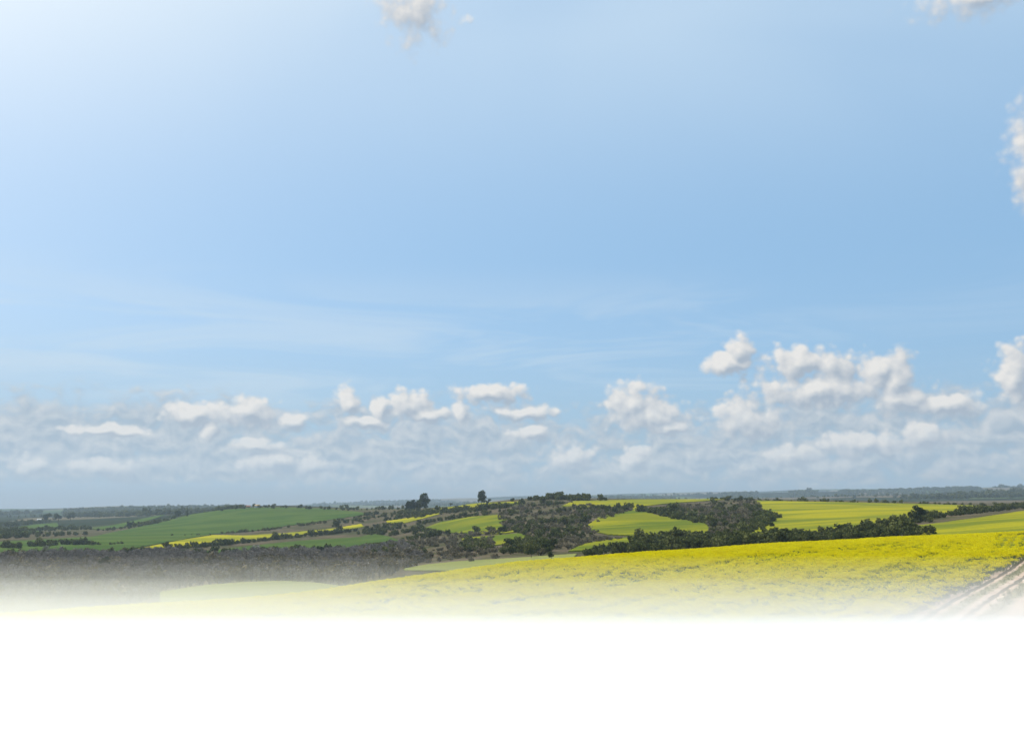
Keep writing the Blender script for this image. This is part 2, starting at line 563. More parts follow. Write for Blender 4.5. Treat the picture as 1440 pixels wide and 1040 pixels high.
# ------------------------------------------------------------------ the ground
def build_ground():
    fine = np.radians(np.arange(-33, 33.01, 0.15))
    left = np.radians(np.array([-180, -170, -160, -150, -140, -130, -120, -110, -100, -90, -80, -70, -62, -55, -48, -43, -40, -38, -36, -34.5]))
    phi = np.concatenate([left, fine, -left[::-1][:-1]])        # closes at 180 degrees
    ds = np.concatenate([[2.5, 8, 16, 24], np.exp(np.linspace(math.log(30), math.log(9000), 330))])
    P, D = np.meshgrid(phi, ds, indexing='ij')
    Z = ground_polar(P, D)
    n, k = P.shape
    V = np.stack([np.sin(P) * D, np.cos(P) * D, Z], -1).reshape(-1, 3)
    idx = np.arange(n * k).reshape(n, k)
    nx = np.roll(idx, -1, 0)
    f = np.stack([idx[:, :-1], idx[:, 1:], nx[:, 1:], nx[:, :-1]], -1).reshape(-1, 4)
    centre = len(V)
    V = np.concatenate([V, [[0, 0, float(Z[:, 0].mean())]]])
    faces = f.tolist() + [(int(idx[i, 0]), int(nx[i, 0]), centre) for i in range(n)]
    o = mesh_obj('terrain', V, faces, M_land, smooth=True)
    a = o.data.attributes.new('farmland', 'FLOAT', 'POINT')
    dd = np.hypot(V[:, 0], V[:, 1])
    s = np.clip((dd - 1350) / 500, 0, 1)
    a.data.foreach_set('value', (s * s * (3 - 2 * s)).astype(np.float32))
    return tag(o, kind='structure')


build_ground()


def field(name, pix, mat, lift=0.45, dmin=240.0, dmax=4000.0, du=0.0009, rows=70, rag=0.0):
    """A crop that covers the ground inside an outline; stands as high as the crop, with a side all round."""
    pix = np.array(pix, float)
    # a denser outline so that it follows the relief
    pts = []
    for i in range(len(pix)):
        a, b = pix[i], pix[(i + 1) % len(pix)]
        for t in np.linspace(0, 1, 5)[:-1]:
            pts.append(a + (b - a) * t)
    pts = np.array(pts)
    p, d = cast(pts[:, 0], pts[:, 1], dmin, dmax)
    poly = np.stack([p, np.log(d)], 1)
    us = np.arange(poly[:, 0].min() - du, poly[:, 0].max() + du, du)
    vs = np.linspace(poly[:, 1].min(), poly[:, 1].max(), rows)
    U, Vv = np.meshgrid(0.5 * (us[1:] + us[:-1]), 0.5 * (vs[1:] + vs[:-1]), indexing='ij')
    rg = (vnoise(U * 420, Vv * 60, 5) - 0.5)
    ok = inside(poly, U + rg * rag * du * 4, Vv + rg * rag * 0.02)
    GU, GV = np.meshgrid(us, vs, indexing='ij')
    idx = np.arange(GU.size).reshape(GU.shape)
    f = np.stack([idx[:-1, :-1], idx[:-1, 1:], idx[1:, 1:], idx[1:, :-1]], -1)[ok]
    used = np.unique(f)
    remap = -np.ones(GU.size, int); remap[used] = np.arange(len(used))
    D = np.exp(GV.ravel()[used]); P = GU.ravel()[used]
    V = np.stack([np.sin(P) * D, np.cos(P) * D, ground_polar(P, D) + lift], -1)
    o = mesh_obj(name, V, remap[f].tolist(), mat, smooth=True)
    bm = bmesh.new(); bm.from_mesh(o.data)
    r = bmesh.ops.extrude_edge_only(bm, edges=[e for e in bm.edges if e.is_boundary])
    bmesh.ops.translate(bm, verts=[g for g in r['geom'] if isinstance(g, bmesh.types.BMVert)], vec=(0, 0, -lift - 0.4))
    bm.to_mesh(o.data); bm.free()
    tag(o, kind='structure')
    return o


field('green_field', [(-60, 766), (0, 762), (130, 754.5), (160, 748), (190, 742), (235, 732), (270, 723), (310, 717), (350, 714), (400, 713.4), (450, 715), (500, 719),
                      (522, 723), (505, 725), (470, 730), (430, 736), (400, 740), (370, 745), (340, 748), (300, 751), (265, 757), (215, 766), (165, 776), (110, 777), (60, 780), (0, 783), (-60, 786)], M_green, dmin=500, rows=110)
field('flowering_strip', [(172, 776), (215, 768), (260, 759), (300, 752.5), (345, 753.5), (400, 750), (465, 744), (508, 737), (512, 741), (465, 749), (430, 752), (345, 761), (290, 767), (235, 771.5)], M_flower, 0.75, dmin=500)
field('green_field', [(275, 777), (340, 769), (425, 760), (507, 755), (525, 750.5), (545, 754), (566, 762), (540, 764), (505, 770), (470, 774), (415, 774.5), (355, 778.5), (300, 778)], M_green, dmin=450)
field('flowering_strip', [(543, 733), (585, 727), (626, 720.5), (604, 727), (572, 735), (548, 738)], M_flower, 0.7, dmin=500)
field('flowering_strip', [(603, 717), (640, 712), (665, 708), (700, 706.5), (738, 705), (735, 709), (690, 711.5), (655, 714), (640, 716), (610, 719.5)], M_mixed, 0.6, dmin=500)
field('canola_field', [(588, 746), (620, 734), (660, 727), (700, 724), (717, 729), (701, 735), (712, 743), (726, 748), (700, 751), (660, 750), (605, 748)], M_mixed2, 0.5, dmin=400)
field('canola_field', [(648, 757), (700, 753), (729, 750), (758, 758), (740, 760), (715, 765), (690, 768), (655, 764)], M_mixed2, 0.5, dmin=350)
field('canola_field', [(790, 712), (805, 705), (892, 702.5), (1025, 702), (940, 708), (905, 712), (898, 718), (893, 719), (865, 712.5), (840, 714)], M_mixed, 0.6, dmin=500)
field('canola_field', [(825, 740), (842, 728), (865, 721), (895, 716.5), (912, 721), (930, 726), (967, 732), (994, 737), (1000, 750), (975, 753), (945, 752), (900, 754), (855, 752), (828, 746)], M_mixed2, 0.5, dmin=400)
field('canola_field', [(799, 776), (820, 766), (855, 759), (893, 755), (888, 764), (865, 770), (840, 770), (820, 775)], M_mixed2, 0.5, dmin=300)
field('canola_field', [(1062, 704), (1107, 705), (1195, 706.7), (1282, 708.7), (1370, 711), (1411, 713), (1382, 715.5), (1340, 721), (1297, 728.5), (1268, 736), (1240, 739), (1221, 744.5), (1183, 746), (1137, 752), (1096, 750.5), (1067, 757.5), (1042, 753), (1058, 744.5), (1083, 727), (1064, 715.5)], M_mixed, 0.6, dmin=330, rows=110)
field('canola_field', [(1239, 748.5), (1268, 743), (1323, 736.5), (1370, 730), (1440, 719.5), (1500, 712), (1600, 704), (1600, 742), (1440, 751), (1320, 757), (1290, 750)], M_mixed, 0.6, dmin=270, dmax=700, rows=90)
field('pale_field', [(567, 800), (600, 794), (640, 790), (700, 786.5), (760, 782.5), (812, 779), (800, 792), (700, 806), (640, 803), (570, 802.5)], M_pale, 0.3, dmin=240)
field('pale_field', [(225, 833), (290, 823), (345, 819), (400, 817.5), (445, 820), (482, 825), (500, 838), (345, 862), (225, 868)], M_pale, 0.3, dmin=150, dmax=420)
field('green_field', [(125, 744), (170, 736), (210, 727), (238, 722), (205, 733), (180, 740), (150, 744.5)], M_green, dmin=900)
field('green_field', [(15, 743), (50, 737), (80, 735), (84, 740), (60, 743.5), (30, 746)], M_green, dmin=900)
field('green_field', [(-30, 752), (10, 747), (60, 746.5), (40, 750), (0, 754)], M_green, dmin=900)

# the flowering field in the foreground: a dense understorey, the plants stand in it
ROW_AZ = R(32.6)
ax_dir = np.array([math.sin(ROW_AZ), math.cos(ROW_AZ)])       # along the rows and the track
ac_dir = np.array([math.cos(ROW_AZ), -math.sin(ROW_AZ)])      # to the right of them

tp, td = cast([1440, 1410, 1379, 1345, 1312], [790, 806, 823, 845, 867], 30)
txy = np.stack([np.sin(tp) * td, np.cos(tp) * td], 1)
TRACK_OFF = float((txy @ ac_dir).mean()) + 1.25                # centre line of the track, first rut 1.25 m left of it


def crest_end(phi):
    return np.interp(np.degrees(phi), [-40, -27, -14, 0, 14, 27, 40], [110, 125, 165, 205, 228, 250, 250])


def build_near_field():
    phi = np.radians(np.arange(-58, 58.01, 0.5))
    s = np.linspace(0, 1, 90)
    P, S = np.meshgrid(phi, s, indexing='ij')
    D = 14 * (crest_end(P) / 14) ** S
    X, Y = np.sin(P) * D, np.cos(P) * D
    lift = 0.62
    Z = ground_polar(P, D) + lift
    across = X * ac_dir[0] + Y * ac_dir[1]
    idx = np.arange(P.size).reshape(P.shape)
    f = np.stack([idx[:-1, :-1], idx[:-1, 1:], idx[1:, 1:], idx[1:, :-1]], -1).reshape(-1, 4)
    ca = across.ravel()[f].max(1)
    f = f[ca < TRACK_OFF - 2.3]
    o = mesh_obj('flowering_field', np.stack([X, Y, Z], -1).reshape(-1, 3), f.tolist(), M_under, smooth=True)
    bm = bmesh.new(); bm.from_mesh(o.data)
    bmesh.ops.delete(bm, geom=[v for v in bm.verts if not v.link_faces], context='VERTS')
    r = bmesh.ops.extrude_edge_only(bm, edges=[e for e in bm.edges if e.is_boundary])
    bmesh.ops.translate(bm, verts=[g for g in r['geom'] if isinstance(g, bmesh.types.BMVert)], vec=(0, 0, -lift - 0.2))
    bm.to_mesh(o.data); bm.free()
    tag(o, kind='structure')


build_near_field()


# ------------------------------------------------------------------ the dirt track with two ruts
def mat_track():
    m, N = material('track_earth')
    p = pos(N)
    a = attr(N, 'across')
    n = N.noise(p, 0.8, 6, 0.65)
    w = N.m('ADD', a, N.m('MULTIPLY_ADD', N.noise(p, 0.45, 3, 0.6), 0.9, -0.45))
    rut = N.m('MAXIMUM', N.ramp(N.m('ABSOLUTE', N.m('ADD', w, 1.45)), 0.80, 1.15, 1, 0), N.ramp(N.m('ABSOLUTE', N.m('SUBTRACT', w, 1.25)), 0.60, 1.0, 1, 0))
    rut = N.m('MAXIMUM', rut, N.m('MULTIPLY', N.ramp(w, 3.0, 3.8), N.ramp(w, 6.0, 8.2, 1.0, 0.0)))
    soil = N.mix(N.ramp(n, 0.35, 0.65), rgb(0.42, 0.29, 0.21), rgb(0.58, 0.46, 0.36))
    grass = N.mix(N.ramp(n, 0.4, 0.65), rgb(0.18, 0.175, 0.075), rgb(0.36, 0.30, 0.19))
    finish(N, N.mix(rut, grass, soil), 0.95, bump(N, n, 0.8, 0.08))
    return m


def build_track():
    al = np.linspace(-10, 330, 260)
    ac = np.linspace(-3.0, 9.0, 49)
    AL, AC = np.meshgrid(al, ac, indexing='ij')
    wob = 0.25 * np.sin(AL * 0.045) + 0.15 * np.sin(AL * 0.11 + 1)
    XY = AL[..., None] * ax_dir + (AC + TRACK_OFF + wob)[..., None] * ac_dir
    Z = ground(XY[..., 0], XY[..., 1]) + 0.06 - 0.09 * (np.exp(-((AC - 1.25) / 0.4) ** 2) + np.exp(-((AC + 1.25) / 0.4) ** 2)) + 0.05 * (vnoise(AL * 1.3, AC * 2, 3) - 0.5)
    idx = np.arange(AL.size).reshape(AL.shape)
    f = np.stack([idx[:-1, :-1], idx[1:, :-1], idx[1:, 1:], idx[:-1, 1:]], -1).reshape(-1, 4)
    o = mesh_obj('dirt_track', np.concatenate([XY, Z[..., None]], -1).reshape(-1, 3), f.tolist(), mat_track(), smooth=True)
    o.data.attributes.new('across', 'FLOAT', 'POINT').data.foreach_set('value', AC.ravel().astype(np.float32))
    tag(o, kind='structure')


build_track()


# ------------------------------------------------------------------ plants: shapes shared by their copies
def quads(c, size, r, flat=0.0, aspect=1.0):
    """One randomly turned leaf quad at each point."""
    n = len(c)
    a = r.normal(size=(n, 3)); a[:, 2] *= (1 - flat)
    a /= np.linalg.norm(a, axis=1, keepdims=True) + 1e-9
    b = np.cross(a, r.normal(size=(n, 3))); b /= np.linalg.norm(b, axis=1, keepdims=True) + 1e-9
    s = (size * r.uniform(0.6, 1.35, n))[:, None]
    v = np.stack([c - a * s - b * s * aspect * 0.3, c - b * s * aspect, c + a * s + b * s * aspect * 0.2, c + b * s * aspect], 1).reshape(-1, 3)
    f = np.arange(4 * n).reshape(n, 4)
    return v, f


def tube(p0, p1, r0, r1, n=5):
    p0, p1 = np.array(p0, float), np.array(p1, float)
    ax = p1 - p0; ax /= np.linalg.norm(ax)
    s = np.cross(ax, [0.3, 0.9, 0.1]); s /= np.linalg.norm(s); t = np.cross(ax, s)
    an = np.linspace(0, 2 * math.pi, n, endpoint=False)
    ring = np.cos(an)[:, None] * s + np.sin(an)[:, None] * t
    v = np.concatenate([p0 + ring * r0, p1 + ring * r1])
    f = [(i, (i + 1) % n, n + (i + 1) % n, n + i) for i in range(n)]
    return v, np.array(f)


class Acc:
    def __init__(self):
        self.v, self.f, self.m, self.k = [], [], [], 0

    def add(self, vf, mi=0):
        v, f = vf
        self.v.append(v); self.f.extend((np.asarray(f) + self.k).tolist()); self.m.extend([mi] * len(f)); self.k += len(v)

    def obj(self, name, mats, **kw):
        return mesh_obj(name, np.concatenate(self.v), self.f, mats, self.m, **kw)


def lobes_points(lobes, n, r, shell=0.5):
    """Points spread through a set of ellipsoid lobes, more of them near the skin."""
    w = np.array([l[3] * l[3] for l in lobes]); w = w / w.sum()
    pick = r.choice(len(lobes), n, p=w)
    L = np.array([list(l) for l in lobes])[pick]
    d = r.normal(size=(n, 3)); d /= np.linalg.norm(d, axis=1, keepdims=True)
    rad = (shell + (1 - shell) * r.uniform(0, 1, n)) ** 0.8
    return L[:, :3] + d * rad[:, None] * np.stack([L[:, 3], L[:, 3], L[:, 4]], 1)


def make_bush(seed, mats, h=1.0, n=150, wide=1.0, leaf=0.10, tall=False):
    """A bush one metre high (scaled when placed): stems and a leafy mass of several lobes."""
    r = np.random.default_rng(seed)
    A_ = Acc()
    lob = []
    nl = r.integers(4, 7)
    for i in range(nl):
        a = r.uniform(0, 6.28); q = r.uniform(0.05, 0.34) * wide
        rr = r.uniform(0.20, 0.32) * (0.8 + 0.2 * wide)
        lob.append((math.cos(a) * q, math.sin(a) * q, r.uniform(0.28, 0.72) if not tall else r.uniform(0.3, 0.82), rr, rr * r.uniform(0.75, 1.05)))
    lob.append((0, 0, 0.36, 0.32 * wide, 0.34))
    for i in range(4):
        a = r.uniform(0, 6.28)
        A_.add(tube((0, 0, -0.05), (math.cos(a) * 0.2 * wide, math.sin(a) * 0.2 * wide, 0.55), 0.025, 0.01, 4), 1)
    P = lobes_points(lob, n, r)
    P = P[P[:, 2] > 0.0]
    A_.add(quads(P, leaf, r, 0.2), 0)
    return A_


def make_bare(seed):
    """A leafless shrub: a spray of fine branches."""
    r = np.random.default_rng(seed)
    A_ = Acc()
    for i in range(9):
        a = r.uniform(0, 6.28); l = r.uniform(0.1, 0.36)
        tip = np.array([math.cos(a) * l, math.sin(a) * l, r.uniform(0.55, 0.95)])
        A_.add(tube((0, 0, -0.05), tip * (0.5, 0.5, 0.6), 0.022, 0.014, 3), 1)
        for k in range(2):
            A_.add(tube(tip * (0.5, 0.5, 0.6), tip + r.normal(size=3) * (0.12, 0.12, 0.05), 0.014, 0.005, 3), 1)
    P = lobes_points([(0, 0, 0.55, 0.40, 0.38), (0.1, 0.1, 0.7, 0.25, 0.25), (-0.15, 0, 0.6, 0.25, 0.25)], 110, r, 0.3)
    A_.add(quads(P, 0.085, r, 0.1, 0.35), 0)
    return A_


def make_canola(seed, lo=11, hi=17):
    """A tuft of flowering stems about 0.9 m across."""
    r = np.random.default_rng(seed)
    A_ = Acc()
    for i in range(11):
        x, y = r.uniform(-0.42, 0.42, 2)
        h = r.uniform(0.98, 1.22)
        lean = r.normal(size=2) * 0.06
        A_.add(tube((x, y, 0.35), (x + lean[0], y + lean[1], h - 0.05), 0.008, 0.005, 3), 0)
        A_.add(quads(np.stack([x + r.normal(size=3) * 0.08, y + r.normal(size=3) * 0.08, r.uniform(0.45, 0.85, 3)], 1), 0.09, r, 0.5, 0.5), 0)
        k = r.integers(lo, hi)
        P = np.stack([x + lean[0] + r.normal(size=k) * 0.075, y + lean[1] + r.normal(size=k) * 0.075, h + r.uniform(-0.16, 0.05, k)], 1)
        A_.add(quads(P, 0.042, r, 0.0, 0.9), 1)
    return A_


def make_tuft(seed):
    r = np.random.default_rng(seed)
    A_ = Acc()
    for i in range(22):
        a = r.uniform(0, 6.28); q = r.uniform(0, 0.2)
        b = np.array([math.cos(a) * q, math.sin(a) * q, 0]); t = b + np.array([r.normal() * 0.12, r.normal() * 0.12, r.uniform(0.15, 0.38)])
        s = np.array([-math.sin(a), math.cos(a), 0]) * 0.018
        A_.add((np.array([b - s, b + s, t]), np.array([[0, 1, 2]])), 0)
    return A_


def bank_of(name, acs, mats):
    c = bpy.data.collections.new(name)
    for i, a in enumerate(acs):
        o = a.obj(name, mats, link=False)
        o.name = '%s_%02d' % (name, i)
        c.objects.link(o)
    return c


BUSH = [make_bush(s, None, n=170, wide=1.6) for s in range(6)]
TREE = [make_bush(20 + s, None, n=210, wide=1.45, leaf=0.095, tall=True) for s in range(5)]
BARE = [make_bare(40 + s) for s in range(5)]
C_bush = bank_of('dark_bush', BUSH, [M_ever, M_bark])
C_scrub = bank_of('scrub_bush', BUSH, [M_scrub, M_bark])
C_tree = bank_of('broad_tree', TREE, [M_ever, M_bark])
C_bare = bank_of('bare_shrub', BARE, [M_twig, M_bark])
C_canola = bank_of('canola_plant', [make_canola(60 + s) for s in range(6)] + [make_canola(70 + s, 3, 7) for s in range(3)], [M_stem, M_petal])
C_tuft = bank_of('grass_tuft', [make_tuft(80 + s) for s in range(4)], [M_grass])


def scatter_object(name, pts, rot, scl, var, coll):
    """Many small plants too many to count: one object, its points carry instances."""
    me = bpy.data.meshes.new(name)
    me.from_pydata([tuple(p) for p in pts.tolist()], [], [])
    for nm, ty, arr in (('turn', 'FLOAT', rot), ('size', 'FLOAT', scl), ('which', 'INT', var)):
        me.attributes.new(nm, ty, 'POINT').data.foreach_set('value', np.asarray(arr, np.float32 if ty == 'FLOAT' else np.int32))
    o = bpy.data.objects.new(name, me)
    COL.objects.link(o)
    g = bpy.data.node_groups.new(name + '_spread', 'GeometryNodeTree')
    g.interface.new_socket('Geometry', in_out='INPUT', socket_type='NodeSocketGeometry')
    g.interface.new_socket('Geometry', in_out='OUTPUT', socket_type='NodeSocketGeometry')
    gi, go = g.nodes.new('NodeGroupInput'), g.nodes.new('NodeGroupOutput')
    ci = g.nodes.new('GeometryNodeCollectionInfo')
    ci.inputs['Collection'].default_value = coll
    ci.inputs['Separate Children'].default_value = True
    ci.inputs['Reset Children'].default_value = True
    ip = g.nodes.new('GeometryNodeInstanceOnPoints')
    ip.inputs['Pick Instance'].default_value = True

    def na(nm, ty):
        a = g.nodes.new('GeometryNodeInputNamedAttribute'); a.data_type = ty
        a.inputs['Name'].default_value = nm
        return a.outputs['Attribute']
    cx = g.nodes.new('ShaderNodeCombineXYZ')
    L = g.links.new
    L(na('turn', 'FLOAT'), cx.inputs[2])
    L(gi.outputs[0], ip.inputs['Points']); L(ci.outputs[0], ip.inputs['Instance'])
    L(na('which', 'INT'), ip.inputs['Instance Index'])
    L(cx.outputs[0], ip.inputs['Rotation']); L(na('size', 'FLOAT'), ip.inputs['Scale'])
    L(ip.outputs[0], go.inputs[0])
    md = o.modifiers.new('spread', 'NODES'); md.node_group = g
    return tag(o, kind='stuff')


# ------------------------------------------------------------------ woods, hedges and scrub
class Pool:
    """Plants of one kind waiting to be placed: the largest in view become things, the rest one mass per place."""
    def __init__(self):
        self.items = []          # (apparent size, place index, x, y, z, size, turn, variant)


BANDS = []                       # place descriptions


def wood(pix, step, size, kind, label, group, mass, dmin=240.0, dmax=8000.0, jitter=0.5, gap=0.0, gapscale=30.0, own=True, seed=1):
    """Plants on a jittered grid within an outline of the photograph laid on the ground."""
    r = np.random.default_rng(seed)
    pix = np.array(pix, float)
    pts = []
    for i in range(len(pix)):
        a, b = pix[i], pix[(i + 1) % len(pix)]
        for t in np.linspace(0, 1, 4)[:-1]:
            pts.append(a + (b - a) * t)
    pts = np.array(pts)
    p, d = cast(pts[:, 0], pts[:, 1], dmin, dmax)
    poly = np.stack([np.sin(p) * d, np.cos(p) * d], 1)
    lo, hi = poly.min(0), poly.max(0)
    gx, gy = np.meshgrid(np.arange(lo[0], hi[0] + step, step), np.arange(lo[1], hi[1] + step, step), indexing='ij')
    gx = gx + r.uniform(-jitter, jitter, gx.shape) * step; gy = gy + r.uniform(-jitter, jitter, gy.shape) * step
    ok = inside(poly, gx, gy)
    if gap:
        ok &= 0.65 * vnoise(gx / gapscale, gy / gapscale, seed) + 0.35 * vnoise(gx / gapscale * 2.7, gy / gapscale * 2.7, seed + 9) > gap
    x, y = gx[ok], gy[ok]
    if not len(x):
        return
    z = ground(x, y)
    s = size * np.exp(r.normal(size=len(x)) * 0.24) * (0.75 + 0.5 * vnoise(x / 25, y / 25, seed + 3)) * SCALE_OF[kind]
    BANDS.append(dict(label=label, group=group, mass=mass, kind=kind, own=own, x=x, y=y, z=z, s=s,
                      turn=r.uniform(0, 6.28, len(x)), which=r.integers(0, 5, len(x))))


def hedge(line, width, step, size, kind, label, group, mass, dmin=240.0, dmax=8000.0, seed=1, own=True):
    """Plants in a row of some width along a line of the photograph laid on the ground."""
    r = np.random.default_rng(seed)
    line = np.array(line, float)
    pts = np.concatenate([line[i] + (line[i + 1] - line[i]) * np.linspace(0, 1, 8)[:-1, None] for i in range(len(line) - 1)] + [line[-1:]])
    p, d = cast(pts[:, 0], pts[:, 1], dmin, dmax)
    xy = np.stack([np.sin(p) * d, np.cos(p) * d], 1)
    seg = np.linalg.norm(np.diff(xy, axis=0), axis=1); cum = np.concatenate([[0], np.cumsum(seg)])
    n = max(3, int(cum[-1] / step / (0.75 if kind == TR else 0.85)))
    t = np.sort(r.uniform(0, cum[-1], n))
    x = np.interp(t, cum, xy[:, 0]) + r.normal(size=n) * width / 2
    y = np.interp(t, cum, xy[:, 1]) + r.normal(size=n) * width / 2
    s = size * np.exp(r.normal(size=n) * 0.25) * (0.7 + 0.6 * vnoise(t / 30, t * 0, seed + 3)) * SCALE_OF[kind]
    BANDS.append(dict(label=label, group=group, mass=mass, kind=kind, own=own, x=x, y=y, z=ground(x, y), s=s,
                      turn=r.uniform(0, 6.28, n), which=r.integers(0, 5, n)))


EV, SC, TR, BA = 'evergreen_bush', 'scrub_bush', 'broadleaf_tree', 'bare_shrub'
SCALE_OF = {EV: 0.62, SC: 0.8, TR: 0.60, BA: 0.85}
# right: belt just behind the flowering field
wood([(872, 779), (905, 760), (950, 755), (1000, 757), (1040, 758), (1070, 759), (1100, 754), (1140, 753.5), (1185, 748), (1222, 747), (1290, 747), (1316, 755), (1240, 760), (1130, 766), (1030, 771), (900, 779)],
     4.2, 5.0, TR, [(960, 'dark green tree of the belt behind the yellow crest, below the heart-shaped field', 'belt trees below the heart-shaped field'),
      (1065, 'dark green tree of the belt behind the yellow crest, below the scrubby slope', 'belt trees below the scrubby slope'),
      (1180, 'dark green tree of the belt behind the yellow crest, below the big right field', 'belt trees below the big right field'),
      (9999, 'dark green tree at the right end of the belt, by the slanting hedgerow', 'belt trees at the right end')], None, 'tree_belt', dmin=255, seed=11)
wood([(815, 779), (845, 774), (890, 768), (890, 778), (815, 783)], 5.0, 3.6, TR, 'dark green tree low at the left end of the belt behind the yellow crest', 'trees at the left end of the belt', 'tree_belt', dmin=255, seed=12)
hedge([(1225, 746), (1268, 738), (1290, 732), (1330, 726), (1370, 720.5), (1440, 713), (1520, 706)], 8, 2.6, 5.2, TR, 'dark tree in the slanting hedgerow between the two right-hand yellow-green fields', 'trees in the slanting right-hand hedgerow', 'hedgerow', dmin=400, seed=13)
hedge([(1000, 702), (1060, 703), (1130, 704.8), (1250, 707), (1340, 709.5), (1440, 712.5), (1520, 713)], 9, 3.4, 4.2, EV, 'dark bush in the hedge along the top edge of the big right field', 'bushes on the top edge of the right field', 'ridge_hedge', dmin=600, seed=14)
# the dark corner left of the big right field
wood([(905, 714), (940, 708.5), (1000, 703.5), (1062, 704), (1064, 715), (1083, 727), (1070, 736), (1058, 745), (1040, 756), (1000, 753), (1000, 742), (994, 736), (960, 731), (925, 724)],
     7.0, 5.4, TR, 'dark tree on the scrubby slope left of the big right field', 'trees on the scrubby slope', 'scrub_wood', dmin=400, gap=0.58, gapscale=32, seed=15)
wood([(905, 714), (1062, 704), (1083, 727), (1042, 755), (1000, 753), (994, 736)], 6.0, 2.8, SC, 'olive brown scrub bush on the slope left of the big right field', 'scrub bushes on the slope', 'slope_scrub', dmin=400, gap=0.44, gapscale=22, own=False, seed=16)
hedge([(905, 717), (930, 723), (965, 730), (1000, 737)], 7, 2.6, 5.6, TR, 'dark tree along the upper right edge of the heart-shaped field', 'trees along the heart-shaped field', 'hedgerow', dmin=400, seed=17)
hedge([(1083, 727), (1070, 737), (1045, 752)], 6, 3, 5.0, TR, 'dark tree at the left edge of the big right field', 'trees at the left edge of the big right field', 'hedgerow', dmin=350, seed=18)
# central thickets
wood([(735, 707), (790, 702), (805, 706), (840, 716), (865, 714), (893, 714), (890, 718), (840, 727), (825, 740), (828, 748), (780, 752), (735, 745), (712, 742), (702, 735), (718, 729), (700, 722), (705, 713)],
     8.0, 5.6, TR, 'dark tree in the thicket on the slope between the two middle fields', 'trees in the middle thicket', 'thicket', dmin=420, gap=0.57, gapscale=34, seed=21)
wood([(735, 707), (805, 706), (865, 714), (890, 718), (825, 740), (855, 754), (890, 757), (820, 767), (795, 777), (740, 784), (640, 792), (600, 792), (570, 765), (600, 748), (726, 749), (758, 758), (690, 770), (712, 742), (702, 735), (700, 722)],
     6.5, 2.7, SC, 'olive brown scrub bush on the middle slope', 'scrub bushes on the middle slope', 'slope_scrub', dmin=300, gap=0.44, gapscale=22, own=False, seed=22)
hedge([(740, 703.5), (790, 701.5), (830, 704.5)], 14, 2.0, 7.5, TR, 'dark tree of the wood on top of the middle hill', 'trees of the hilltop wood', 'hilltop_wood', dmin=600, seed=23)
hedge([(785, 720), (820, 719), (860, 716), (893, 714.5)], 8, 2.6, 6.0, TR, 'dark tree along the top of the heart-shaped field', 'trees above the heart-shaped field', 'hedgerow', dmin=400, seed=24)
wood([(712, 768), (728, 760), (760, 759), (780, 768), (770, 778), (735, 780), (700, 778)], 5.0, 5.0, TR, 'dark tree in the clump below the small middle field', 'trees in the clump below the small middle field', 'thicket', dmin=300, seed=25)
wood([(638, 773), (660, 760), (690, 767), (688, 776), (650, 777)], 5.0, 4.8, TR, 'dark tree in the rounded clump left of the small middle field', 'trees in the rounded middle clump', 'thicket', dmin=300, seed=26)
hedge([(700, 745), (740, 748), (775, 752), (800, 758)], 14, 2.6, 4.8, TR, 'dark tree on the right edge of the small middle field', 'trees right of the small middle field', 'hedgerow', dmin=400, seed=27)
# left of the middle: hedgerows that cross the slope
hedge([(560, 722), (600, 723), (640, 719), (690, 716), (720, 712)], 11, 2.0, 6.0, TR, 'dark tree in the hedge under the thin yellow strip on the middle hill', 'trees under the thin yellow strip', 'hedgerow', dmin=500, seed=31)
hedge([(575, 741), (610, 733), (650, 727), (690, 722)], 13, 1.9, 5.6, TR, 'dark tree in the hedge above the small middle field', 'trees above the small middle field', 'hedgerow', dmin=400, seed=32)
wood([(500, 752), (515, 742), (545, 738), (585, 738), (600, 748), (640, 752), (600, 762), (565, 762), (545, 753)], 7.0, 5.8, TR, 'dark tree in the thicket at the right end of the lower green field', 'trees at the right end of the lower green field', 'thicket', dmin=400, gap=0.46, seed=33)
wood([(520, 722), (560, 719), (600, 720), (600, 728), (540, 733), (500, 737), (480, 735)], 9.0, 5.4, TR, 'dark tree in the scrub right of the big green hill', 'trees right of the big green hill', 'thicket', dmin=500, gap=0.42, seed=34)
wood([(505, 772), (545, 765), (570, 765), (610, 775), (605, 785), (560, 785), (520, 783)], 6.5, 5.0, TR, 'dark tree below the right end of the lower green field', 'trees below the lower green field', 'thicket', dmin=350, gap=0.42, seed=35)
hedge([(235, 773), (290, 768.5), (345, 763), (430, 754), (465, 751), (512, 745)], 6, 2.6, 5.6, TR, 'dark tree in the hedge between the yellow strip and the lower green field', 'trees under the left yellow strip', 'hedgerow', dmin=450, seed=36)
hedge([(320, 749.5), (360, 747), (400, 742), (440, 737), (480, 732)], 9, 3.4, 4.6, EV, 'dark bush in the hedge at the foot of the green hill', 'bushes at the foot of the green hill', 'hedgerow', dmin=500, seed=37)
hedge([(-40, 773), (0, 771), (50, 768), (110, 765.5), (135, 766.5)], 14, 2.8, 7.0, TR, 'dark tree in the hedge across the left end of the green fields', 'trees in the far left hedge', 'hedgerow', dmin=500, seed=38)
hedge([(135, 766.5), (180, 764.5)], 5, 5.0, 4.0, EV, 'dark bush at the thin end of the far left hedge', 'bushes at the thin end of the far left hedge', 'hedgerow', dmin=500, seed=39)
hedge([(240, 753), (300, 752)], 4, 6.0, 3.0, EV, 'low bush on the line between green hill and yellow strip', 'low bushes above the yellow strip', 'hedgerow', dmin=500, seed=40)
